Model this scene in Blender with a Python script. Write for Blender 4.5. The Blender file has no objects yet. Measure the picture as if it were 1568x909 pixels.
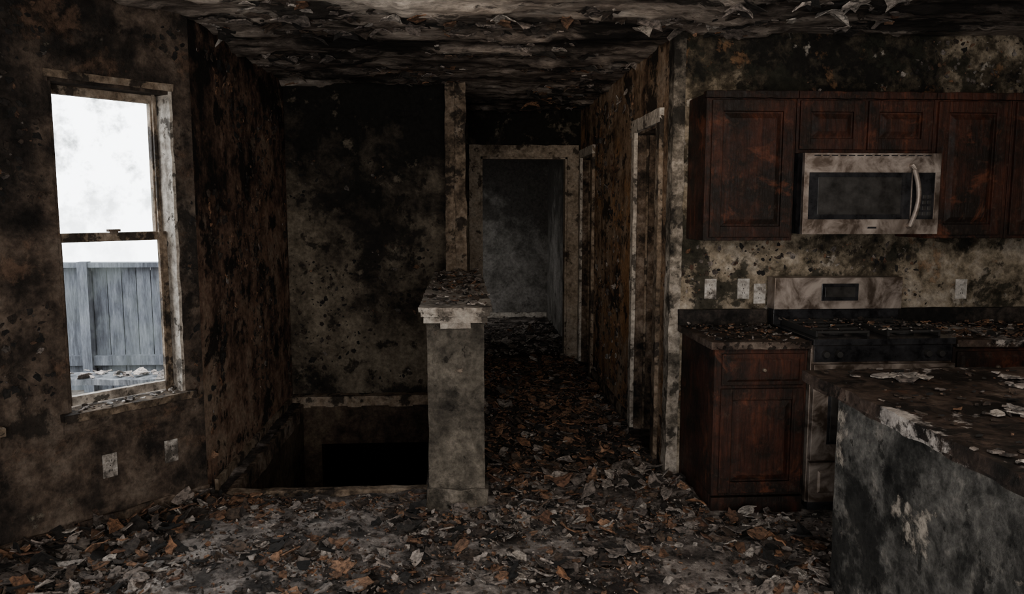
import bpy, math, random
from mathutils import Vector, Matrix, noise
random.seed(7)
S=bpy.context.scene
# ---------------------------------------------------------------- materials
class NT:
    def __init__(s,name):
        s.m=bpy.data.materials.new(name); s.m.use_nodes=True; s.t=s.m.node_tree
        s.b=s.t.nodes['Principled BSDF']; s.o=s.t.nodes['Material Output']
    def n(s,typ,**kw):
        nd=s.t.nodes.new(typ)
        for k,v in kw.items():
            if k.startswith('_'): setattr(nd,k[1:],v)
            else: s.put(nd,k.replace('__',' '),v)
        return nd
    def put(s,nd,k,v):
        sock=nd.inputs[k]
        if hasattr(v,'links') : s.t.links.new(v,sock)
        else:
            if isinstance(v,tuple) and len(v)==3 and sock.type=='RGBA': v=(*v,1)
            sock.default_value=v
    def ramp(s,fac,stops,interp='LINEAR'):
        r=s.t.nodes.new('ShaderNodeValToRGB'); r.color_ramp.interpolation=interp
        el=r.color_ramp.elements
        while len(el)<len(stops): el.new(.5)
        for e,(p,c) in zip(el,stops):
            e.position=p; e.color=(*c,1) if isinstance(c,tuple) else (c,c,c,1)
        s.t.links.new(fac,r.inputs[0]); return r.outputs[0]
    def mix(s,fac,a,b,bt='MIX'):
        nd=s.t.nodes.new('ShaderNodeMix'); nd.data_type='RGBA'; nd.blend_type=bt
        for i,v in ((0,fac),(6,a),(7,b)):
            if hasattr(v,'links'): s.t.links.new(v,nd.inputs[i])
            else:
                if isinstance(v,tuple): v=(*v,1)
                nd.inputs[i].default_value=v
        return nd.outputs[2]
    def math(s,op,a,b=0.0,c=None):
        nd=s.t.nodes.new('ShaderNodeMath'); nd.operation=op
        for i,v in ((0,a),(1,b),(2,c)):
            if v is None: continue
            if hasattr(v,'links'): s.t.links.new(v,nd.inputs[i])
            else: nd.inputs[i].default_value=v
        return nd.outputs[0]

def burnt(name,stops,scale=2.5,stretch=(1,1,1),bump=.5,dist=.025,soot=None,soot2=None,patches=(),rough=.92,fine=30,finec=.62,loc=(0,0,0),gain=1.0,edge=.035,streak=0.0):
    k=NT(name)
    tc=k.n('ShaderNodeTexCoord'); mp=k.n('ShaderNodeMapping',Vector=tc.outputs['Object'],Scale=stretch,Location=loc)
    V=mp.outputs[0]
    n1=k.n('ShaderNodeTexNoise',Vector=V,Scale=scale,Detail=10.0,Roughness=.74,Distortion=.2).outputs['Fac']
    n2=k.n('ShaderNodeTexNoise',Vector=V,Scale=scale*.3,Detail=3.0).outputs['Fac']
    n3=k.n('ShaderNodeTexNoise',Vector=V,Scale=fine,Detail=7.0,Roughness=.72).outputs['Fac']
    n4=k.n('ShaderNodeTexNoise',Vector=V,Scale=scale*4,Detail=7.0,Roughness=.68,Distortion=.5).outputs['Fac']
    f=k.math('ADD',k.math('MULTIPLY',n1,.6),k.math('MULTIPLY',n2,.4))
    f=k.math('ADD',f,k.math('MULTIPLY',k.math('SUBTRACT',n4,.5),.32))
    if streak:
        ms=k.n('ShaderNodeMapping',Vector=tc.outputs['Object'],Scale=(5.0,5.0,.55))
        ns=k.n('ShaderNodeTexNoise',Vector=ms.outputs[0],Scale=1.6,Detail=6.0,Roughness=.6).outputs['Fac']
        f=k.math('ADD',f,k.math('MULTIPLY',k.math('SUBTRACT',ns,.52),streak))
    sx=k.n('ShaderNodeSeparateXYZ',Vector=tc.outputs['Object'])
    for ax,so in ((2,soot),(1,soot2)):
        if so:
            mr=k.n('ShaderNodeMapRange',Value=sx.outputs[ax])
            mr.inputs[1].default_value=so[0]; mr.inputs[2].default_value=so[1]; mr.inputs[3].default_value=0; mr.inputs[4].default_value=so[2]
            f=k.math('SUBTRACT',f,mr.outputs[0])
    stops=[(p,tuple(q*gain for q in c)) for p,c in stops]
    col=k.ramp(f,stops)
    h=k.math('ADD',k.math('MULTIPLY',n1,.6),k.math('MULTIPLY',n3,.35))
    h=k.math('ADD',h,k.math('MULTIPLY',n4,.5))
    crumb=k.math('MULTIPLY',k.math('SUBTRACT',n3,.5),.18)
    for i,(pc,th,sc,am) in enumerate(patches):
        pm=k.n('ShaderNodeMapping',Vector=V,Location=(3.7*i+1,5.1*i,2.3*i))
        pn=k.n('ShaderNodeTexNoise',Vector=pm.outputs[0],Scale=sc,Detail=8.0,Roughness=.66,Distortion=.15).outputs['Fac']
        msk=k.ramp(k.math('ADD',pn,crumb),[(th,0.0),(th+edge,1.0)])
        col=k.mix(k.math('MULTIPLY',msk,am),col,tuple(q*(gain if max(pc)>.05 else 1) for q in pc))
        h=k.math('ADD',h,k.math('MULTIPLY',msk,-.22))
    g=k.ramp(n3,[(.3,1-finec),(.7,1.4)])
    col=k.mix(1.0,col,g,'MULTIPLY')
    k.put(k.b,'Base Color',col); k.put(k.b,'Roughness',rough); k.b.inputs['Specular IOR Level'].default_value=.25
    bp=k.n('ShaderNodeBump',Strength=bump,Distance=dist,Height=h); k.put(k.b,'Normal',bp.outputs[0])
    return k.m
def st(a,b,c,d,p=(.38,.45,.52,.6)):
    return [(p[0],a),(p[1],b),(p[2],c),(p[3],d)]
BLK=(.008,.0075,.007)
SOOT=(.010,.009,.008)
M_wallwin=burnt('burnt_window_wall',st((.012,.0105,.009),(.045,.034,.027),(.13,.094,.07),(.23,.18,.14)),1.7,bump=1,gain=.74,edge=.06,streak=.22,patches=[(SOOT,.5,1.1,.92),((.19,.11,.07),.57,2.6,.5),(SOOT,.57,4,.85),((.3,.26,.2),.66,7,.6)],soot=(1.7,2.6,.07))
M_wallstair=burnt('burnt_stair_wall',st((.014,.011,.009),(.1,.06,.043),(.27,.165,.115),(.4,.29,.21)),2.6,(1,.8,1),bump=1,gain=.82,streak=.25,soot=(1.6,2.6,.11),patches=[((.34,.19,.12),.56,2,.4),(SOOT,.55,3.0,.95),((.36,.27,.2),.62,4,.6),(SOOT,.59,7,.9)])
M_wallback=burnt('sooty_back_wall',st((.013,.012,.01),(.06,.048,.036),(.17,.138,.1),(.3,.25,.185),(.34,.42,.5,.6)),1.5,bump=.9,gain=.72,edge=.05,streak=.12,soot=(1.4,2.4,.2),patches=[(SOOT,.56,1.6,.92),(SOOT,.59,6,.88),((.32,.26,.19),.6,3,.5)],loc=(2,0,1.3))
M_hall=burnt('hall_rust_wall',st((.014,.011,.009),(.13,.08,.05),(.34,.225,.14),(.5,.38,.28),(.36,.43,.5,.6)),2.4,(1,.8,1),bump=.9,gain=.82,streak=.3,patches=[((.46,.24,.1),.53,1.1,.6),(SOOT,.56,2.4,.92),((.4,.33,.26),.6,3,.6),(SOOT,.59,6,.88)],loc=(0,1,0))
M_kit=burnt('kitchen_plaster_wall',st((.012,.011,.009),(.075,.06,.04),(.3,.245,.175),(.5,.44,.36),(.33,.41,.49,.6)),3.0,bump=.8,soot=(1.25,1.9,.14),patches=[((.02,.02,.014),.53,3.2,.88),((.24,.13,.065),.59,3,.55),((.5,.45,.38),.63,6,.6),(SOOT,.62,9,.8)],loc=(4,1,0))
M_far=burnt('far_room_wall',st((.055,.05,.045),(.13,.122,.11),(.215,.2,.185),(.31,.295,.275)),1.2,bump=.3,gain=.85,soot=(.9,2.3,.14),patches=[(SOOT,.62,2,.6)])
M_ceil=burnt('burnt_ceiling',st((.02,.017,.015),(.13,.105,.088),(.4,.335,.28),(.7,.62,.54),(.38,.45,.52,.6)),1.7,(.45,1.1,1),bump=.8,dist=.025,soot2=(5.0,8.0,.08),edge=.05,patches=[((.4,.2,.1),.62,.8,.55),((.012,.011,.01),.545,1.8,.93),((.012,.011,.01),.6,6,.85)],loc=(1.5,0,0))
M_floor=burnt('ash_floor',st((.035,.03,.027),(.13,.11,.098),(.34,.295,.265),(.58,.52,.47)),2.4,bump=1,dist=.03,soot2=(4.2,5.2,.10),edge=.05,patches=[((.25,.12,.065),.62,4,.5),((.025,.022,.02),.54,2.2,.85),((.02,.018,.016),.58,9,.8)],fine=45)
M_trim=burnt('charred_trim',st((.02,.017,.014),(.1,.074,.052),(.27,.2,.14),(.42,.34,.26),(.33,.42,.5,.6)),5,bump=.8,gain=.8,patches=[((.015,.013,.012),.54,5,.88)])
M_trimh=burnt('hall_door_trim',st((.05,.04,.03),(.2,.155,.11),(.4,.32,.24),(.5,.42,.33),(.3,.4,.5,.6)),5,bump=.8,gain=.7,patches=[((.02,.016,.013),.57,5,.88)])
M_trimd=burnt('blackened_trim',st(BLK,(.045,.034,.026),(.12,.085,.06),(.24,.19,.15)),5,bump=.7,patches=[((.015,.013,.012),.58,7,.8)])
M_trimpale=burnt('pale_dusty_trim',st((.06,.05,.04),(.28,.24,.2),(.48,.43,.37),(.62,.57,.5),(.3,.4,.5,.6)),5,bump=.6,patches=[((.03,.025,.02),.57,6,.85),((.02,.018,.015),.6,14,.85)])
M_corner=burnt('chipped_corner_plaster',st((.02,.018,.015),(.14,.12,.095),(.4,.35,.29),(.56,.5,.44),(.33,.42,.5,.6)),4,bump=.8,soot=(1.4,2.4,.14),patches=[((.02,.018,.015),.55,5,.88)])
M_post=burnt('half_wall_plaster',st((.025,.022,.019),(.1,.087,.07),(.2,.175,.14),(.38,.33,.27),(.33,.42,.52,.62)),2.6,bump=1.0,dist=.035,gain=.8,edge=.05,streak=.12,patches=[((.022,.02,.017),.58,3,.8),((.45,.35,.27),.62,7,.6),((.02,.018,.016),.62,12,.8)])
M_isl=burnt('island_plaster',st((.012,.012,.011),(.055,.053,.048),(.165,.157,.142),(.34,.31,.27),(.38,.46,.54,.62)),2.6,bump=1,dist=.035,edge=.05,patches=[((.014,.014,.013),.53,2.2,.88),((.55,.48,.4),.58,4,.85),((.014,.014,.013),.59,9,.8)])
M_top=burnt('charred_countertop',st((.014,.012,.01),(.04,.028,.022),(.1,.068,.052),(.22,.175,.14),(.38,.46,.55,.66)),3.5,bump=1,patches=[((.2,.08,.04),.58,2.2,.45),((.01,.009,.008),.53,4,.85),((.62,.56,.51),.59,2.4,.9),((.01,.009,.008),.59,12,.85)],rough=.55)
M_char=burnt('charcoal',st(BLK,(.012,.011,.01),(.03,.025,.022),(.07,.055,.045)),5,bump=.8)
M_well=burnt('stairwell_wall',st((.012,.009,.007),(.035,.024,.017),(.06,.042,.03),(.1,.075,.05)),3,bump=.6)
M_void=burnt('dark_basement',st((.002,.002,.002),(.004,.004,.004),(.01,.008,.007),(.02,.017,.014)),3)  # near-black colour carries the shade of the unlit basement
def wood(name,c0,c1,c2):
    k=NT(name); tc=k.n('ShaderNodeTexCoord')
    mp=k.n('ShaderNodeMapping',Vector=tc.outputs['Object'],Scale=(9,9,1.0))
    g=k.n('ShaderNodeTexNoise',Vector=mp.outputs[0],Scale=4.0,Detail=8.0,Roughness=.65,Distortion=.6).outputs['Fac']
    b=k.n('ShaderNodeTexNoise',Vector=tc.outputs['Object'],Scale=3.0,Detail=9.0,Roughness=.74,Distortion=.2).outputs['Fac']
    s2=k.n('ShaderNodeTexNoise',Vector=tc.outputs['Object'],Scale=30.0,Detail=6.0,Roughness=.7).outputs['Fac']
    col=k.ramp(g,[(.3,c0),(.5,c1),(.72,c2)])
    msk=k.ramp(b,[(.43,0.0),(.6,1.0)])
    col=k.mix(msk,(.011,.007,.005),col)
    sc=k.ramp(k.n('ShaderNodeTexNoise',Vector=tc.outputs['Object'],Scale=5.0,Detail=9.0,Roughness=.72,Distortion=.6).outputs['Fac'],[(.57,0.0),(.66,1.0)])
    col=k.mix(k.math('MULTIPLY',sc,.5),col,(.19,.06,.028))
    dust=k.ramp(s2,[(.56,0.0),(.7,1.0)]); col=k.mix(k.math('MULTIPLY',dust,.3),col,(.12,.085,.065))
    k.put(k.b,'Base Color',col); k.put(k.b,'Roughness',k.ramp(s2,[(.3,.45),(.7,.85)])); k.b.inputs['Specular IOR Level'].default_value=.25
    h=k.math('ADD',g,k.math('ADD',b,k.math('MULTIPLY',s2,.4))); bp=k.n('ShaderNodeBump',Strength=.55,Distance=.01,Height=h); k.put(k.b,'Normal',bp.outputs[0])
    return k.m
M_wood=wood('scorched_cherry_wood',(.018,.007,.0045),(.05,.0175,.0105),(.11,.034,.017))
def steel(name,base,dirty,rough=.33):
    k=NT(name); tc=k.n('ShaderNodeTexCoord')
    b=k.n('ShaderNodeTexNoise',Vector=tc.outputs['Object'],Scale=6.0,Detail=9.0,Roughness=.7,Distortion=.6).outputs['Fac']
    msk=k.ramp(b,[(.42,1.0),(.62,0.0)])
    k.put(k.b,'Base Color',k.mix(msk,dirty,base)); k.put(k.b,'Metallic',k.ramp(b,[(.4,.9),(.65,.6)])); k.put(k.b,'Roughness',k.ramp(b,[(.35,rough),(.65,.7)]))
    bp=k.n('ShaderNodeBump',Strength=.15,Distance=.004,Height=b); k.put(k.b,'Normal',bp.outputs[0])
    return k.m
M_steel=steel('sooty_stainless_steel',(.19,.145,.115),(.48,.415,.365))
M_steeld=steel('rusted_dark_steel',(.12,.085,.06),(.32,.26,.21),.45)
def plain(name,c,r,metal=0,var=.5,sc=14):
    k=NT(name); tc=k.n('ShaderNodeTexCoord')
    b=k.n('ShaderNodeTexNoise',Vector=tc.outputs['Object'],Scale=float(sc),Detail=7.0,Roughness=.65).outputs['Fac']
    k.put(k.b,'Base Color',k.mix(k.ramp(b,[(.35,0.0),(.7,1.0)]),c,tuple(min(1,x*(1+var)+.01*var) for x in c)))
    k.put(k.b,'Roughness',r); k.put(k.b,'Metallic',float(metal))
    bp=k.n('ShaderNodeBump',Strength=.2,Distance=.004,Height=b); k.put(k.b,'Normal',bp.outputs[0])
    return k.m
M_black=plain('black_glass',(.006,.006,.007),.22,var=2)
M_glassgrey=plain('sooty_oven_glass',(.012,.011,.01),.32,var=2)
M_iron=plain('burnt_cast_iron',(.012,.011,.01),.7)
M_plate=burnt('scorched_outlet_plate',st((.08,.07,.06),(.3,.27,.24),(.5,.47,.43),(.6,.57,.53)),9,bump=.3)
M_fence=burnt('weathered_fence_wood',st((.026,.028,.033),(.045,.049,.057),(.065,.07,.08),(.09,.096,.108)),3,(4,4,.5),bump=.3,finec=.3,gain=1.15)
M_bench=burnt('weathered_bench_wood',st((.03,.032,.036),(.055,.058,.063),(.09,.093,.1),(.14,.144,.15)),3,(4,4,.5),bump=.3,finec=.3)
M_deck=burnt('outside_ground',st((.03,.023,.018),(.05,.038,.03),(.085,.07,.058),(.17,.16,.15)),3,bump=.4)
def debrismat():
    k=NT('burnt_debris'); a=k.n('ShaderNodeAttribute',_attribute_name='Col'); tc=k.n('ShaderNodeTexCoord')
    b=k.n('ShaderNodeTexNoise',Vector=tc.outputs['Object'],Scale=45.0,Detail=6.0,Roughness=.7).outputs['Fac']
    k.put(k.b,'Base Color',k.mix(1.0,a.outputs['Color'],k.ramp(b,[(.36,.12),(.62,1.35)]),'MULTIPLY')); k.put(k.b,'Roughness',.9)
    bp=k.n('ShaderNodeBump',Strength=.8,Distance=.015,Height=b); k.put(k.b,'Normal',bp.outputs[0]); return k.m
M_deb=debrismat()
def glassmat():
    k=NT('dirty_window_glass'); tc=k.n('ShaderNodeTexCoord')
    b=k.n('ShaderNodeTexNoise',Vector=tc.outputs['Object'],Scale=3.0,Detail=10.0,Roughness=.72).outputs['Fac']
    tr=k.n('ShaderNodeBsdfTransparent',Color=(1,1,1,1)); tl=k.n('ShaderNodeBsdfTranslucent',Color=(.13,.145,.135,1))
    gl=k.n('ShaderNodeBsdfGlossy',Color=(1,1,1,1),Roughness=.05)
    sx=k.n('ShaderNodeSeparateXYZ',Vector=tc.outputs['Object'])
    up=k.n('ShaderNodeMapRange',Value=sx.outputs[2]); 
    for i,v in ((1,1.3),(2,1.9),(3,.15),(4,1.0)): up.inputs[i].default_value=v
    m1=k.n('ShaderNodeMixShader',Fac=k.math('MULTIPLY',k.ramp(b,[(.49,.0),(.6,.6)]),up.outputs[0])); k.t.links.new(tr.outputs[0],m1.inputs[1]); k.t.links.new(tl.outputs[0],m1.inputs[2])
    m2=k.n('ShaderNodeMixShader',Fac=.02); k.t.links.new(m1.outputs[0],m2.inputs[1]); k.t.links.new(gl.outputs[0],m2.inputs[2])
    k.t.links.new(m2.outputs[0],k.o.inputs[0]); return k.m
M_glass=glassmat()
# ---------------------------------------------------------------- mesh builder
class MB:
    def __init__(s,M=None): s.v=[];s.f=[];s.m=[];s.M=M
    def add(s,vs,fs,mat=0):
        o=len(s.v); 
        for p in vs:
            p=Vector(p); s.v.append(s.M@p if s.M else p)
        for f in fs: s.f.append([i+o for i in f]); s.m.append(mat)
    def box(s,x0,x1,y0,y1,z0,z1,mat=0):
        vs=[(x,y,z) for x in(x0,x1) for y in(y0,y1) for z in(z0,z1)]
        s.add(vs,[(0,1,3,2),(4,6,7,5),(0,4,5,1),(2,3,7,6),(0,2,6,4),(1,5,7,3)],mat)
    def rbox(s,x0,x1,y0,y1,z0,z1,mat=0,step=.04,amp=.006,fr=9):
        lo=(x0,y0,z0);hi=(x1,y1,z1); n=[max(1,min(110,round((hi[i]-lo[i])/step))) for i in range(3)]
        d={};vs=[];fs=[]
        def vid(i,j,k):
            if (i,j,k) not in d:
                p=Vector([lo[a]+(hi[a]-lo[a])*q/n[a] for a,q in enumerate((i,j,k))])
                w=noise.noise_vector(p*fr)*amp+noise.noise_vector(p*fr*3)*amp*.5
                d[(i,j,k)]=len(vs); vs.append(p+w)
            return d[(i,j,k)]
        for a in range(3):
            b,c=(a+1)%3,(a+2)%3
            for side in (0,n[a]):
                for i in range(n[b]):
                    for j in range(n[c]):
                        q=[]
                        for (di,dj) in ((0,0),(1,0),(1,1),(0,1)):
                            t=[0,0,0]; t[a]=side;t[b]=i+di;t[c]=j+dj; q.append(vid(*t))
                        fs.append(q if side else q[::-1])
        s.add(vs,fs,mat)
    def frust(s,x0,x1,z0,z1,y,yf,inset,mat=0):
        vs=[(x0,y,z0),(x1,y,z0),(x1,y,z1),(x0,y,z1),(x0+inset,yf,z0+inset),(x1-inset,yf,z0+inset),(x1-inset,yf,z1-inset),(x0+inset,yf,z1-inset)]
        s.add(vs,[(4,5,6,7),(0,1,5,4),(1,2,6,5),(2,3,7,6),(3,0,4,7)],mat)
    def cyl(s,c,r,h,axis=2,mat=0,n=20,r2=None):
        r2=r if r2 is None else r2; vs=[]
        for k,(rr,t) in enumerate(((r,0),(r2,h))):
            for i in range(n):
                a=2*math.pi*i/n; p=[0,0,0]; p[(axis+1)%3]=rr*math.cos(a);p[(axis+2)%3]=rr*math.sin(a);p[axis]=t
                vs.append([p[q]+c[q] for q in range(3)])
        s.add(vs,[(i,(i+1)%n,n+(i+1)%n,n+i) for i in range(n)]+[tuple(range(n))[::-1],tuple(range(n,2*n))],mat)
    def tube(s,pts,r,mat=0,n=10):
        vs=[];fs=[];P=[Vector(p) for p in pts]
        for i,p in enumerate(P):
            t=(P[min(i+1,len(P)-1)]-P[max(i-1,0)]).normalized(); a=t.orthogonal().normalized()
            if i and a.dot(pa)<0: a=-a
            pa=a; b=t.cross(a)
            for j in range(n):
                g=2*math.pi*j/n; vs.append(p+a*r*math.cos(g)+b*r*math.sin(g))
        for i in range(len(P)-1):
            for j in range(n): fs.append((i*n+j,i*n+(j+1)%n,(i+1)*n+(j+1)%n,(i+1)*n+j))
        fs+= [tuple(range(n))[::-1],tuple(range((len(P)-1)*n,len(P)*n))]
        s.add(vs,fs,mat)
    def done(s,name,mats,bevel=0,parent=None,smooth=False):
        me=bpy.data.meshes.new(name); me.from_pydata([tuple(p) for p in s.v],[],s.f); 
        for m in mats: me.materials.append(m)
        me.polygons.foreach_set('material_index',s.m)
        me.update()
        if smooth:
            me.polygons.foreach_set('use_smooth',[True]*len(me.polygons))
            try: me.set_sharp_from_angle(angle=.8)
            except Exception: pass
        ob=bpy.data.objects.new(name,me); S.collection.objects.link(ob)
        if bevel:
            b=ob.modifiers.new('bevel','BEVEL'); b.width=bevel; b.segments=2; b.limit_method='ANGLE'; b.angle_limit=.6
        if parent: ob.parent=parent
        return ob
H=2.62
C=Vector((-1.43,4.33,0)); dv=Vector((-.6630,-.7486,0)).normalized(); nv=Vector((-dv.y,dv.x,0))
WM=Matrix(((dv.x,nv.x,0,C.x),(dv.y,nv.y,0,C.y),(0,0,1,0),(0,0,0,1)))
def inside(x,y):
    p=Vector((x,y,0))-C
    return (p.dot(nv)>-.1) if y<4.4 else x>-1.5
# ---------------------------------------------------------------- floor
HX0,HX1,HY0,HY1=-1.33,-.20,4.36,6.44
def fz(x,y):
    p=Vector((x,y,0)); h=.018+.028*noise.noise(p*1.7)+.018*noise.noise(p*5)+.014*noise.noise(p*13)
    return max(.0,h)
b=MB(); st_=.04; idx={}; vs=[];fs=[]
nx=int((4.2+4.1)/st_); ny=int((11.4+1.3)/st_)
def gv(i,j):
    if (i,j) not in idx:
        x=-4.1+i*st_; y=-1.3+j*st_; idx[(i,j)]=len(vs); vs.append((x,y,fz(x,y)))
    return idx[(i,j)]
for i in range(nx):
    for j in range(ny):
        x=-4.1+(i+.5)*st_; y=-1.3+(j+.5)*st_
        if not inside(x,y) or (HX0<x<HX1 and HY0-.01<y<HY1): continue
        fs.append((gv(i,j),gv(i+1,j),gv(i+1,j+1),gv(i,j+1)))
b.add(vs,fs)
b.box(-4.1,4.3,-1.4,HY0-.01,-.3,-.02); b.box(-1.57,HX0-.01,HY0,HY1,-.3,-.02); b.box(HX1+.01,4.3,HY0,HY1,-.3,-.02); b.box(-1.57,4.3,HY1+.01,11.5,-.3,-.02)
FL=b.done('floor',[M_floor],smooth=True)
# ceiling
def cz(x,y):
    p=Vector((x*.9,y*2.2,0)); h=.016*noise.noise(p)+.014*noise.noise(p*3)
    t=noise.noise(Vector((x*1.8,y*5,3)))   # torn drywall layers
    if t>.1: h+=.012
    if t>.32: h+=.018
    t=noise.noise(Vector((x*6,y*12,8)))
    if t>.3: h+=.012
    return H-max(-.02,h)
b=MB(); idx={};vs=[];fs=[]; st_=.03; nx=int(8.3/st_); ny=int(12.8/st_)
def gv2(i,j):
    if (i,j) not in idx:
        x=-4.05+i*st_; y=-1.3+j*st_; idx[(i,j)]=len(vs); vs.append((x,y,cz(x,y)))
    return idx[(i,j)]
for i in range(nx):
    for j in range(ny):
        if not inside(-4.05+(i+.5)*st_,-1.3+(j+.5)*st_): continue
        fs.append((gv2(i,j),gv2(i,j+1),gv2(i+1,j+1),gv2(i+1,j)))
b.add(vs,fs)
poly=[(-4.25,-1.45),(4.35,-1.45),(4.35,11.65),(-1.6,11.65),(-1.6,4.40),(-4.25,1.41)]
n=len(poly)
b.add([(x,y,2.66) for x,y in poly]+[(x,y,2.8) for x,y in poly],[tuple(range(n))[::-1],tuple(range(n,2*n))]+[(i,(i+1)%n,n+(i+1)%n,n+i) for i in range(n)])
CE=b.done('ceiling',[M_ceil],smooth=True)
# ---------------------------------------------------------------- walls
HT=2.68
W1=(.11,.70); W2=(1.03,1.62); WZ0,WZ1=.63,2.22
b=MB(WM); T=-.19
b.box(0,W1[0],T,0,-.3,HT); b.box(W1[1],W2[0],T,0,-.3,HT); b.box(W2[1],4.0,T,0,-.3,HT)
for w in (W1,W2): b.box(w[0],w[1],T,0,-.3,WZ0); b.box(w[0],w[1],T,0,WZ1,HT)
WW=b.done('wall_window_side',[M_wallwin])
b=MB(); b.box(-4.2,-4.06,-1.4,1.42,-.3,HT); b.done('wall_left',[M_wallwin])
b=MB(); b.box(-1.60,-1.43,4.33,11.6,-2.6,HT); WS=b.done('wall_stair_side',[M_wallstair])
b=MB(); b.box(-1.43,-.10,6.54,6.66,0,HT); b.box(-.10,.03,6.54,8.2,0,HT); WB=b.done('wall_back',[M_wallback])
D2=(.19,1.09,2.14)
b=MB(); b.box(.03,D2[0],8.2,8.32,-.02,HT); b.box(D2[1],1.23,8.2,8.32,-.02,HT); b.box(D2[0],D2[1],8.2,8.32,D2[2],HT); b.box(-1.43,.03,8.2,8.32,-.02,HT); b.done('wall_hall_end',[M_wallback])
XR=1.23
b=MB()
for y0,y1,op in ((4.68,4.88,0),(4.88,5.50,1),(5.50,7.36,0),(7.36,8.05,1),(8.05,8.32,0)):
    b.box(XR,XR+.12,y0,y1,2.15 if op else -.02,HT)
WH=b.done('wall_hall_right',[M_hall])
b=MB(); b.box(XR,XR+.12,8.32,11.45,-.02,HT); b.box(-1.43,XR+.12,11.35,11.5,-.02,HT); b.done('wall_far_room',[M_far])
b=MB(); b.box(XR,4.3,4.56,4.68,-.02,HT); WK=b.done('wall_kitchen_back',[M_kit])
b=MB(); b.box(4.2,4.35,-1.4,11.6,-.3,HT); b.done('wall_right',[M_kit])
b=MB(); b.box(-4.2,4.35,-1.45,-1.3,-.3,HT); b.done('wall_rear',[M_wallwin])
b=MB(); b.box(1.35,4.3,11.45,11.6,-.3,HT); b.box(1.35,4.3,6.6,6.7,-.02,HT); b.done('wall_side_room',[M_char])
b=MB(); b.rbox(XR-.01,XR+.06,4.55,4.66,0,H-.0,step=.04,amp=.007,fr=12); b.done('trim_kitchen_corner',[M_corner],smooth=True)
# ---------------------------------------------------------------- stairwell
b=MB()
b.box(HX0-.1,HX0+.005,HY0,HY1,-2.6,-.01); b.box(HX1-.005,HX1+.12,HY0,HY1,-2.6,-.01); b.box(HX0,HX1,HY0-.12,HY0+.005,-2.6,-.03)
b.box(HX0,HX1,HY1-.02,HY1+.1,-.33,-.01); b.box(HX0,-1.18,HY1-.021,HY1+.1,-2.6,-.33)
b.box(HX0-.1,HX1+.1,8.0,8.1,-2.6,-.3,1); b.box(HX0-.1,HX1+.1,HY0-.1,8.1,-2.7,-2.6,1); b.box(HX0-.12,HX0-.02,HY1,8.1,-2.6,-.3,1); b.box(HX1,HX1+.1,HY1,8.1,-2.6,-.3,1)
WL=b.done('wall_stairwell_lining',[M_well,M_void])
b=MB()
for i in range(7): b.box(HX0+.01,HX1-.01,HY0+.26*i+.01,HY0+.26*(i+1)+.02,-.5-.22*i-.04,-.5-.22*i,0); b.box(HX0+.01,HX1-.01,HY0+.26*i+.01,HY0+.26*i+.03,-.5-.22*i,-.3-.22*i,0)
for xx in (HX0+.005,HX1-.035): b.add([(xx,HY0+.01,-.35),(xx+.03,HY0+.01,-.35),(xx,HY1-.1,-2.1),(xx+.03,HY1-.1,-2.1),(xx,HY0+.01,-.65),(xx+.03,HY0+.01,-.65),(xx,HY1-.1,-2.4),(xx+.03,HY1-.1,-2.4)],[(0,1,3,2),(4,6,7,5),(0,2,6,4),(1,5,7,3),(0,4,5,1),(2,3,7,6)])
b.done('basement_stairs',[M_char],parent=WL)
b=MB()
b.rbox(HX0-.02,HX1,HY0-.04,HY0+.012,-.10,.04,step=.04,amp=.006)
b.rbox(HX0-.02,HX0+.012,HY0,HY1,-.10,.015,1,step=.05,amp=.006)
b.rbox(-1.43,HX1,6.42,6.54,-.02,.07,step=.05,amp=.007)
b.rbox(-1.43,-1.41,4.45,6.5,0,.07,step=.05,amp=.006)
b.done('trim_stairwell',[M_trim,M_trimd],smooth=True)
b=MB(); b.rbox(-.115,.03,6.44,6.56,0,H-.0,step=.05,amp=.014,fr=5); b.rbox(-.135,-.06,6.40,6.50,0,H-.0,step=.05,amp=.01,fr=7)
b.done('trim_wall_end',[M_trim],smooth=True)
b=MB(); b.rbox(-.19,.11,4.10,6.43,0,1.05,step=.04,amp=.006,fr=8); b.rbox(-.205,.125,4.08,4.30,0,.11,step=.03,amp=.014)
b.rbox(-.207,.127,4.07,6.43,1.02,1.055,1,step=.04,amp=.004); b.rbox(-.22,.14,4.055,6.43,1.055,1.08,1,step=.04,amp=.004); b.rbox(-.23,.15,4.045,6.43,1.08,1.105,1,step=.03,amp=.007)
b.rbox(-.12,.04,4.075,4.10,.99,1.03,1,step=.03,amp=.004)
HW=b.done('half_wall',[M_post,M_trimpale],smooth=True)
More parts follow.
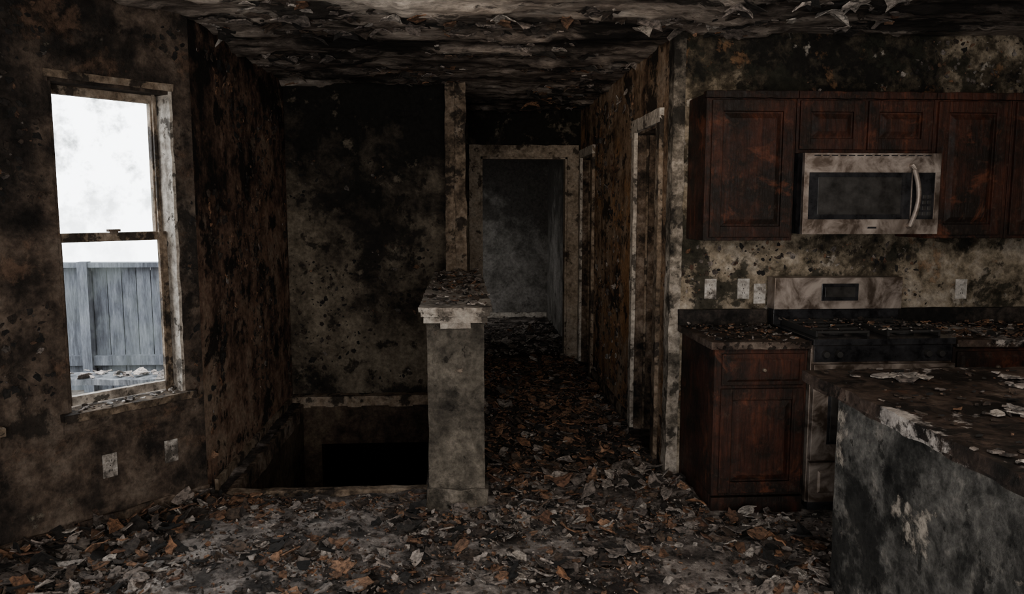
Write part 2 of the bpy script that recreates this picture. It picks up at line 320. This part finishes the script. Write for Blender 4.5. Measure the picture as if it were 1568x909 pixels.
# ---------------------------------------------------------------- windows
def window(name,w):
    s0,s1=w; b=MB(WM); f=.035
    b.rbox(s0-.004,s0+.012,-.18,.004,WZ0,WZ1,0,step=.03,amp=.004,fr=14); b.box(s1-.015,s1,-.18,-.005,WZ0,WZ1,2); b.box(s0,s1,-.18,-.005,WZ1-.02,WZ1,2)
    a,c=s0+.015,s1-.015; zm=1.47
    for (z0,z1,n0,n1) in ((zm-.02,WZ1-.02,-.155,-.12),(WZ0+.02,zm+.025,-.115,-.08)):
        b.box(a,a+f,n0,n1,z0,z1,3); b.box(c-f,c,n0,n1,z0,z1,2); b.box(a+f,c-f,n0,n1,z0,z0+.045,3 if z0>1 else 0); b.box(a+f,c-f,n0,n1,z1-.04,z1,3)
        b.box(a+f,c-f,(n0+n1)/2-.002,(n0+n1)/2+.002,z0+.045,z1-.04,1)
    b.box(a+f,a+f+.012,-.08,-.068,WZ0,WZ1-.02,3)
    b.rbox(s0-.01,s1+.02,-.0,.014,WZ1-.005,WZ1+.03,3,step=.05,amp=.004)
    b.rbox(s0-.04,s1+.04,-.185,.05,WZ0-.028,WZ0+.01,3,step=.04,amp=.005)
    b.rbox(s0-.03,s1+.03,0,.018,WZ0-.09,WZ0-.03,2,step=.05,amp=.004)
    b.cyl(((s0+s1)/2,-.07,zm+.022),.02,.012,2,2)
    b.box((s0+s1)/2-.03,(s0+s1)/2+.03,-.085,-.06,zm+.03,zm+.042,2)
    return b.done(name,[M_trimpale,M_glass,M_wallwin,M_trim],smooth=True)
win1=window('window_1',W1); window('window_2',W2)
def outlet(M,name='electrical_outlet'):
    b=MB(M); b.box(-.036,.036,0,.007,-.06,.06)
    for z in (-.025,.025):
        b.cyl((0,.006,z),.017,.004,1,0,18)
        b.box(-.008,-.005,.009,.0115,z-.006,z+.006,1); b.box(.005,.008,.009,.0115,z-.006,z+.006,1)
    b.cyl((0,.006,0),.003,.003,1,1,8)
    b.done(name,[M_plate,M_char],bevel=.0015)
for s_,z_ in ((.525,.335),(.203,.33)): outlet(WM@Matrix.Translation((s_,0,z_)))
Rk=Matrix.Rotation(math.pi,4,'Z')
for x_,z_ in ((1.47,1.14),(1.67,1.14),(1.77,1.11),(3.02,1.13)): outlet(Matrix.Translation((x_,4.56,z_))@Rk)
# ---------------------------------------------------------------- doors
def casing_x(num,y0,y1,zt,w=.09,leaf=None):
    b=MB()
    for (a,c) in ((y0-w,y0),(y1,y1+w)): b.rbox(XR-.028,XR-.0005,a,c,0,zt+w,0 if a>=y1 else 1,step=.04,amp=.004)
    b.rbox(XR-.03,XR-.0005,y0-w,y1+w,zt,zt+w,0,step=.04,amp=.004)
    b.box(XR-.002,XR+.12,y0,y0+.018,0,zt,1); b.box(XR-.002,XR+.12,y1-.018,y1,0,zt,2); b.box(XR-.002,XR+.12,y0,y1,zt-.018,zt,2)
    b.box(XR+.055,XR+.07,y1-.035,y1-.018,0,zt,1)
    b.done('trim_door_%d'%num,[M_trimpale,M_trim,M_trimd],smooth=True)
    if leaf:
        b=MB(); x0=XR+.125; b.box(x0,x0+.62,y1-.05,y1-.015,.05,zt-.02,0)
        for zz in ((.2,.95),(1.1,1.95)): b.frust(x0+.1,x0+.52,zz[0],zz[1],y1-.05,y1-.056,.03,0)
        b.cyl((x0+.56,y1-.05,1.0),.025,-.05,1,1)
        b.done('door_%d'%num,[M_char,M_steel])
casing_x(1,4.88,5.50,2.14,.085,True)
casing_x(2,7.36,8.02,2.12,.08,False)
b=MB(); w=.12
b.rbox(D2[0]-w,D2[0],8.17,8.2,0,D2[2]+w,0,step=.05,amp=.007); b.rbox(D2[1],D2[1]+w,8.17,8.2,0,D2[2]+w,0,step=.05,amp=.007); b.rbox(D2[0]-w,D2[1]+w,8.165,8.2,D2[2],D2[2]+w,0,step=.05,amp=.007)
b.box(D2[0],D2[0]+.02,8.19,8.33,0,D2[2],0); b.box(D2[1]-.02,D2[1],8.19,8.33,0,D2[2],0); b.box(D2[0],D2[1],8.19,8.33,D2[2]-.02,D2[2],0)
b.done('trim_door_3',[M_trimh],smooth=True)
b=MB(WM); b.rbox(.0,1.4,0,.018,0,.09,step=.05,amp=.006); b.done('baseboard_window_side',[M_trimd],smooth=True)
b=MB(); b.rbox(XR-.018,XR,5.6,7.27,0,.10,step=.05,amp=.006); b.done('baseboard_hall',[M_trim],smooth=True)
b=MB(); b.rbox(-1.4,XR-.01,11.32,11.35,0,.10,step=.1,amp=.004); b.done('baseboard_far_room',[M_trimpale],smooth=True)
# ---------------------------------------------------------------- kitchen
CH=.93
def door(b,x0,x1,z0,z1,yf,knob=None):
    g=.004; x0+=g;x1-=g;z0+=g;z1-=g; r=min(.06,(z1-z0)*.26)
    b.box(x0,x0+r,yf-.02,yf,z0,z1); b.box(x1-r,x1,yf-.02,yf,z0,z1); b.box(x0+r,x1-r,yf-.02,yf,z0,z0+r); b.box(x0+r,x1-r,yf-.02,yf,z1-r,z1)
    b.box(x0+r,x1-r,yf-.006,yf,z0+r,z1-r)
    b.frust(x0+r+.01,x1-r-.01,z0+r+.01,z1-r-.01,yf-.006,yf-.02,.028 if z1-z0>.25 else .012)
    if knob: b.cyl((knob[0],yf-.02,knob[1]),.013,-.022,1,1,14,.009)
def wallcab(name,x0,x1,z0,z1,doors,side=False):
    b=MB(); yf=4.23; b.box(x0,x1,yf,4.558,z0,z1)
    for d in doors: door(b,d[0],d[1],z0+.015,z1-.035,yf)
    b.rbox(x0-(.012 if side else 0),x1,yf-.028,yf+.02,z1-.03,z1+.008,0,step=.025,amp=.004,fr=16)
    return b.done(name,[M_wood,M_steeld],bevel=.003)
ZT=2.235
wallcab('kitchen_wall_cabinet',1.315,1.812,1.44,ZT,[(1.34,1.80)],True)
wallcab('over_microwave_cabinet',1.815,2.583,1.915,ZT,[(1.825,2.19),(2.205,2.575)])
wallcab('tall_wall_cabinet',2.586,3.03,1.45,ZT,[(2.60,3.0)])
wallcab('double_door_wall_cabinet',3.033,3.9,1.45,ZT,[(3.045,3.46),(3.47,3.89)])
def basecab(x0,x1,units,name):
    b=MB(); yf=3.94
    b.box(x0,x1,yf,4.555,.10,CH-.04); b.box(x0,x1,yf+.04,4.55,0.0,.10)
    b.box(x0,x1,yf-.004,yf+.02,.0,.09)
    for (a,c) in units:
        b.box(a+.006,c-.006,yf-.018,yf,CH-.23,CH-.065); b.frust(a+.03,c-.03,CH-.21,CH-.085,yf-.018,yf-.026,.012); b.cyl(((a+c)/2,yf-.02,CH-.148),.013,-.022,1,1,14,.009)
        door(b,a,c,.115,CH-.245,yf)
    ob=b.done(name,[M_wood,M_steeld],bevel=.004)
    t=MB(); t.rbox(x0-(.03 if x0<2 else -.004),x1,yf-.035,4.55,CH-.038,CH,0,step=.03,amp=.004); t.rbox(x0-(.03 if x0<2 else -.004),x1,4.515,4.55,CH,CH+.09,1,step=.05,amp=.004)
    t.done('countertop',[M_top,M_char],parent=ob,smooth=True); return ob
BC1=basecab(1.305,1.80,[(1.335,1.785)],'kitchen_base_cabinet')
BC2=basecab(2.59,4.0,[(2.60,3.05),(3.06,3.5),(3.51,3.98)],'long_base_cabinet')
b=MB(); x0,x1=1.812,2.578; yf=3.93
b.box(x0,x1,yf,4.53,.06,CH-.02,0); b.box(x0,x1,yf-.03,4.50,CH-.02,CH+.012,1)
b.box(x0+.01,x1-.01,yf-.02,yf,CH-.11,CH-.025,1)
b.box(x0+.004,x1-.004,yf-.04,yf,.30,CH-.12,0); b.box(x0+.10,x1-.10,yf-.044,yf-.038,.40,.68,2); b.box(x0+.085,x1-.085,yf-.042,yf-.038,.385,.695,1)
b.tube([(x0+.07,yf-.04,.76),(x0+.07,yf-.085,.76),(x0+.11,yf-.09,.76),(x1-.11,yf-.09,.76),(x1-.07,yf-.085,.76),(x1-.07,yf-.04,.76)],.012,0)
b.box(x0+.004,x1-.004,yf-.035,yf,.07,.285,0); b.frust(x0+.05,x1-.05,.12,.24,yf-.035,yf-.042,.01,0); b.box(x0+.03,x1-.03,yf+.03,4.5,0,.06,1)
b.box(x0+.005,x1-.005,4.45,4.545,CH,1.03,1); b.box(x0,x1,4.43,4.545,1.03,1.215,0)
b.box(2.09,2.31,4.422,4.43,1.08,1.18,1); b.box(2.11,2.29,4.419,4.423,1.10,1.16,2)
for xx in (1.88,1.95,2.43,2.50): b.cyl((xx,yf-.02,CH-.068),.02,-.025,1,3,18,.016)
for xx in (2.0,2.39):
    for yy in (4.08,4.32):
        b.cyl((xx,yy,CH+.012),.055,.012,2,3,24); b.cyl((xx,yy,CH+.024),.03,.008,2,3,20)
    for dx in (-.14,.14): b.box(xx+dx-.006,xx+dx+.006,3.97,4.42,CH+.012,CH+.045,3)
    for yy in (3.97,4.08,4.195,4.32,4.41): b.box(xx-.14,xx+.14,yy-.005,yy+.005,CH+.032,CH+.045,3)
RG=b.done('kitchen_range',[M_steel,M_black,M_glassgrey,M_iron],bevel=.003)
b=MB(); z0,z1=1.478,1.912; x0,x1=1.822,2.576; yf=4.15
b.box(x0,x1,yf,4.555,z0,z1,1)
b.box(x0,x1,yf-.03,yf,z1-.105,z1-.002,0); b.box(x0,x1,yf-.03,yf,z0,z0+.08,0)
b.box(x0,x0+.028,yf-.03,yf,z0+.08,z1-.105,0); b.box(x1-.028,x1,yf-.03,yf,z0+.08,z1-.105,0)
b.box(x0+.028,x1-.028,yf-.026,yf,z0+.08,z1-.105,1)
b.box(x0+.08,x0+.54,yf-.028,yf-.02,z0+.105,z1-.13,2)
b.box(x0+.595,x0+.6,yf-.031,yf,z0+.08,z1-.105,0)
for i in range(4):
    for j in range(3): b.box(x0+.635+j*.028,x0+.655+j*.028,yf-.029,yf-.025,z0+.10+i*.03,z0+.12+i*.03,2)
for i in range(14): b.box(x0+.05+i*.047,x0+.085+i*.047,yf-.033,yf-.028,z1-.018,z1-.012,1)
b.box(x0+.36,x0+.41,yf-.033,yf-.028,z0+.03,z0+.04,1)
hx=x0+.585
b.tube([(hx,yf-.03,z0+.045),(hx,yf-.05,z0+.045)]+[(hx+.018*math.sin(math.pi*t/12),yf-.055-.035*math.sin(math.pi*t/12),z0+.045+.32*t/12) for t in range(13)]+[(hx,yf-.03,z0+.365)],.013,0,12)
b.done('microwave',[M_steel,M_black,M_glassgrey],bevel=.003)
b=MB(); b.rbox(1.53,3.9,.9,3.05,0,CH-.045,0,step=.05,amp=.003,fr=6)
IS=b.done('kitchen_island',[M_isl],smooth=True)
b=MB(); b.rbox(1.45,3.95,.8,3.22,CH-.045,CH,0,step=.025,amp=.006,fr=11); b.rbox(1.47,3.9,.85,3.19,CH-.065,CH-.045,0,step=.03,amp=.008,fr=11); b.done('countertop',[M_top],parent=IS,smooth=True)
# ---------------------------------------------------------------- debris
P_grey=[(.27,.225,.195),(.19,.157,.137),(.095,.078,.067),(.38,.325,.285)]
P_pale=[(.56,.5,.44),(.48,.42,.37),(.42,.375,.335)]
P_rust=[(.29,.145,.075),(.23,.125,.072),(.37,.21,.125),(.17,.088,.053)]
P_dark=[(.03,.025,.021),(.06,.043,.032),(.018,.016,.014),(.1,.068,.047)]
def pick(wts):
    r=random.random()*sum(wts)
    for w,p in zip(wts,(P_grey,P_pale,P_rust,P_dark)):
        r-=w
        if r<=0: return random.choice(p)
    return P_dark[0]
def debris(name,samples,smin,smax,zf,wf,lift=.03,tilt=.4,parent=None,pw=2.2,nrm=None,gain=1):
    vs=[];fs=[];cols=[]; UP=Vector(nrm) if nrm else Vector((0,0,1))
    for sm in samples:
        x,y=sm[0],sm[1]
        r=smin+(smax-smin)*random.random()**pw; k=random.randint(8,13) if r>.02 else random.randint(5,7); el=random.uniform(.4,1); rot=random.random()*6.28
        c=pick(wf(x,y)); sh=random.uniform(.55,1.15)*gain; c=tuple(q*sh for q in c)
        n=(UP+Vector((random.gauss(0,tilt),random.gauss(0,tilt),random.gauss(0,tilt) if nrm else 0))).normalized(); a=n.orthogonal().normalized(); q=Vector.cross(n,a)
        a2=a*math.cos(rot)+q*math.sin(rot); b2=n.cross(a2); th=random.uniform(.003,.008)*(1 if r>.02 else .7)
        z=sm[2] if len(sm)>2 else zf(x,y)
        cen=Vector((x,y,z))+UP*(random.random()**1.5*lift+.002); curl=random.uniform(-5,8)
        o=len(vs); ring=[]
        for i in range(k):
            g=6.283*(i+random.uniform(-.4,.4))/k; rr=r*random.uniform(.55,1.15); u=rr*math.cos(g); v=rr*el*math.sin(g)
            ring.append(cen+a2*u+b2*v+n*(curl*u*u+random.uniform(-.1,.1)*r))
        vs.append(cen+n*th*.6)
        for p in ring: vs.append(p+n*th*.5)
        for p in ring: vs.append(p-n*th*.5)
        for i in range(k):
            j=(i+1)%k; fs.append((o,o+1+i,o+1+j)); fs.append((o+1+i,o+1+k+i,o+1+k+j,o+1+j))
        fs.append(tuple(o+1+k+i for i in range(k))[::-1])
        cols+= [*c,1]*(1+2*k)
    me=bpy.data.meshes.new(name); me.from_pydata([tuple(p) for p in vs],[],fs); me.materials.append(M_deb)
    ca=me.color_attributes.new(name='Col',type='FLOAT_COLOR',domain='POINT'); ca.data.foreach_set('color',cols)
    ob=bpy.data.objects.new(name,me); S.collection.objects.link(ob)
    if parent: ob.parent=parent
    return ob
def okfloor(x,y):
    p=Vector((x,y,0))-C
    if y<4.4 and p.dot(nv)<.05: return False
    if x<-1.38 and y>4.3: return False
    if HX0-.05<x<HX1+.02 and HY0-.09<y<6.6: return False
    if -.24<x<.16 and 4.02<y<8.3: return False
    if x<.08 and y>6.4 and y<8.3: return False
    if x>XR-.05 and y>4.5: return False
    if x>1.28 and y>3.86: return False
    if x>1.5 and y<3.08: return False
    if 8.1<y<8.4 and not D2[0]+.03<x<D2[1]-.03: return False
    return True
def samp(n,x0,x1,y0,y1,dens=None):
    out=[]
    while len(out)<n:
        x=random.uniform(x0,x1); y=random.uniform(y0,y1)
        if okfloor(x,y) and (dens is None or random.random()<dens(x,y)): out.append((x,y))
    return out
def wfloor(x,y):
    if y>8.3: return (4,3,.3,2)
    if y>4.5: return (.7,.15,3.2,3.8)
    t=noise.noise(Vector((x*1.3,y*1.3,4)))
    return (4.2,1.2+max(0,t)*2.8,2.0+max(0,-t)*4,3.8)
def dfloor(x,y): return min(1,max(.04,.34+2.2*noise.noise(Vector((x*1.5,y*2.2,9)))))
big=samp(2300,-2.9,1.9,2.3,4.6,dfloor)+samp(1700,.1,1.3,4.3,8.2)
small=samp(10500,-2.9,1.9,2.3,4.6,dfloor)+samp(4500,-2.9,1.9,2.3,4.6)+samp(5000,.1,1.3,4.3,8.2)+samp(1500,-.9,1.2,8.3,10.5)
D1=debris('floor_debris',big,.016,.066,fz,wfloor,.035,.3)
debris('small_chips',small,.005,.02,fz,wfloor,.015,.5,parent=D1)
debris('room_chips',samp(500,-1.2,1.2,8.4,11),.02,.08,fz,lambda x,y:(4,3,.3,1),.04,.4,parent=D1)
lump=[]
for i in range(300):
    s_=random.uniform(-.0,1.4); n_=random.random()**2*.4+.05; p=WM@Vector((s_,n_,0)); 
    if okfloor(p.x,p.y): lump.append((p.x,p.y))
debris('wall_foot_chips',lump,.03,.08,fz,lambda x,y:(2,.6,1.8,6),.06,.5,parent=D1)
pile=[(x,y) for x,y in [(random.gauss(.85,.28),random.gauss(4.45,.22)) for _ in range(150)]+[(random.gauss(1.4,.12),random.gauss(3.4,.35)) for _ in range(130)] if okfloor(x,y) and y<5.2]
debris('pile_chips',pile,.03,.075,fz,lambda x,y:(4,1.6,2,3),.05,.4,parent=D1)
def region(n,x0,x1,y0,y1): return [(random.uniform(x0,x1),random.uniform(y0,y1)) for _ in range(n)]
debris('debris',region(260,-.21,.13,4.07,6.4),.01,.036,lambda x,y:1.108,lambda x,y:(3,1.6,2.5,4),.02,.3,parent=HW)
debris('debris',region(260,1.30,1.78,3.93,4.5),.005,.024,lambda x,y:CH+.003,lambda x,y:(1.5,.3,2.5,6),.008,.2,parent=BC1)
debris('debris',region(550,2.62,3.95,3.93,4.5),.006,.035,lambda x,y:CH+.003,lambda x,y:(1.5,.5,3.5,4),.012,.2,parent=BC2)
debris('debris',region(160,1.83,2.56,3.93,4.4),.005,.025,lambda x,y:CH+.045,lambda x,y:(1.5,.4,1,6),.006,.2,parent=RG)
debris('debris',region(600,1.48,3.6,1.3,3.2),.005,.025,lambda x,y:CH+.004,lambda x,y:(1.2,.2,1.3,7),.006,.12,parent=IS)
fl=[]
for cx,cy in ((1.75,3.0),(2.2,2.9),(1.85,2.45),(2.1,2.3),(1.65,2.0),(2.6,2.7)):
    fl+=[(random.gauss(cx,.07),random.gauss(cy,.05)) for _ in range(12)]
debris('ash_flakes',fl,.015,.06,lambda x,y:CH+.005,lambda x,y:(2.5,2,0,0),.004,.03,parent=IS,pw=1.4)
ws=[tuple((WM@Vector((random.uniform(*W1),random.uniform(-.07,.045),0))).xy) for _ in range(60)]
debris('debris',ws,.006,.025,lambda x,y:WZ0+.014,lambda x,y:(2,2,.3,2),.008,.2,parent=win1)
# peeling paint and plaster flakes still hanging on the walls and ceiling
U=random.uniform
def keep(x,y,z,t=.0): return noise.noise(Vector((x*1.7,y*1.7,z*1.7+5)))>t
pts=[]
while len(pts)<900:
    x,y=U(-2.6,3.6),U(3.2,8.1)
    if inside(x,y) and not(x>XR-.03 and y>4.5) and x>-1.4-max(0,4.3-y)*.85 and keep(x,y,0,.02): pts.append((x,y,cz(x,y)))
debris('hanging_flakes',pts,.02,.1,None,lambda x,y:(4,1.2,.8,5) if y<6 else (1,.2,1,5),.006,.16,parent=CE,nrm=(0,0,-1))
pts=[]
while len(pts)<600:
    y,z=U(4.4,6.5),U(.1,2.5)
    if keep(0,y,z): pts.append((-1.43,y,z))
debris('peeling_flakes',pts,.008,.035,None,lambda x,y:(.5,0,1.2,6),.003,.22,parent=WS,nrm=(1,0,0),gain=.7)
pts=[]
while len(pts)<400:
    x,z=U(-1.4,-.15),U(.1,2.0)
    if keep(x,6,z): pts.append((x,6.54,z))
debris('peeling_flakes',pts,.006,.028,None,lambda x,y:(.6,0,.3,6),.002,.18,parent=WB,nrm=(0,-1,0),gain=.45)
pts=[]
while len(pts)<600:
    s_,z=U(.02,1.9),U(.1,2.55)
    if WZ0-.12<z<WZ1+.06 and (W1[0]-.05<s_<W1[1]+.05 or W2[0]-.05<s_<W2[1]+.05): continue
    if abs(z-.33)<.09 and (abs(s_-.525)<.07 or abs(s_-.203)<.07): continue
    if keep(s_,3,z): pts.append(tuple(WM@Vector((s_,0,z))))
debris('peeling_flakes',pts,.006,.028,None,lambda x,y:(.6,0,.5,6),.002,.2,parent=WW,nrm=tuple(nv),gain=.45)
pts=[]
while len(pts)<500:
    y,z=U(5.6,7.25),U(.1,2.5)
    if keep(1,y,z): pts.append((XR,y,z))
debris('peeling_flakes',pts,.01,.045,None,lambda x,y:(1.5,.5,2.5,5),.003,.2,parent=WH,nrm=(-1,0,0),gain=.8)
pts=[]
while len(pts)<500:
    x=U(1.3,3.9); z=U(2.28,2.6) if random.random()<.5 else U(1.04,1.42)
    if z<1.44 and (1.81<x<2.6 and z<1.24 or any(abs(x-q)<.055 and abs(z-1.13)<.09 for q in (1.47,1.67,1.77,3.02))): continue
    if keep(x,9,z,-.05): pts.append((x,4.56,z))
debris('peeling_flakes',pts,.005,.022,None,lambda x,y:(3,.6,1.5,4),.0015,.15,parent=WK,nrm=(0,-1,0),gain=.7)
# ---------------------------------------------------------------- outside
b=MB(); b.box(-14,-1.62,-2,16,-.5,-.32); b.done('outside_ground',[M_deck])
b=MB(); x=-9.0
while x<-1.8:
    w=.15; h=1.02+random.uniform(-.015,.015); b.box(x,x+w-.008,8.5,8.52,-.32,h); x+=w
b.box(-9,-1.8,8.52,8.54,-.32,.96)
b.box(-9,-1.8,8.42,8.5,-.04,.06); b.box(-9,-1.8,8.40,8.56,1.0,1.05)
for xx in (-8,-6,-4,-2.6): b.box(xx,xx+.1,8.38,8.48,-.32,1.06)
b.done('wooden_fence',[M_fence])
b=MB(); b.rbox(-5.5,-2.4,7.2,7.55,.02,.07,0,step=.1,amp=.01)
for xx in (-5.2,-3.9,-2.9): b.box(xx,xx+.08,7.22,7.5,-.32,.03)
GB=b.done('garden_bench',[M_bench])
sn=[(random.uniform(-5.4,-2.4),random.uniform(7.22,7.5)) for _ in range(110)]
debris('pale_rubble',sn,.03,.08,lambda x,y:.08,lambda x,y:(1,0,0,0),.04,.25,parent=GB)
# ---------------------------------------------------------------- light
w=bpy.data.worlds.new('overcast'); S.world=w; w.use_nodes=True
bg=w.node_tree.nodes['Background']; bg.inputs[0].default_value=(.92,.965,1,1); bg.inputs[1].default_value=9.0
def area(name,loc,rot,sx,sy,p,c,portal=False):
    l=bpy.data.lights.new(name,'AREA'); l.shape='RECTANGLE'; l.size=sx; l.size_y=sy; l.energy=p; l.color=c
    o=bpy.data.objects.new(name,l); o.location=loc; o.rotation_euler=rot; S.collection.objects.link(o)
    if portal: l.cycles.is_portal=True
    return o
R=math.radians
area('rear_fill_light',(-.3,-.9,1.2),(R(97),0,0),3.0,1.9,112,(1,.955,.91))  # added fill behind the camera; the rear wall has no window
o=area('kitchen_fill_light',(1.6,.7,2.5),(0,0,0),1.0,.6,42,(1,.9,.8))  # added fill to brighten foreground floor and island, not a kitchen fixture
o.rotation_euler=(Vector((.8,3.6,0))-o.location).to_track_quat('-Z','Y').to_euler()
area('far_room_light',(-.55,10.3,.95),(0,R(-90),R(35)),.6,.7,7,(1,.98,.95))
l=bpy.data.lights.new('hall_fill_spot','SPOT'); l.energy=270; l.color=(1,.8,.6); l.spot_size=R(30); l.spot_blend=1; l.shadow_soft_size=.25  # added warm spot that brightens the hall wall, no real lamp there
o=bpy.data.objects.new('hall_fill_spot',l); o.location=(-1.3,.4,2.2); S.collection.objects.link(o)
o.rotation_euler=(Vector((1.23,6.0,1.9))-o.location).to_track_quat('-Z','Y').to_euler()
pc=WM@Vector((.415,-.2,1.42))
o=area('window_portal',pc,(0,0,0),.6,1.65,1,(1,1,1),True)
o.rotation_euler=(Vector((nv.x,nv.y,0))).to_track_quat('-Z','Y').to_euler()
# ---------------------------------------------------------------- camera
cam=bpy.data.cameras.new('camera'); co=bpy.data.objects.new('camera',cam); S.collection.objects.link(co)
cam.sensor_width=36; cam.lens=27.55; co.location=(0,0,1.62); co.rotation_euler=(R(83.5),0,R(-3.6)); cam.clip_end=200
S.camera=co
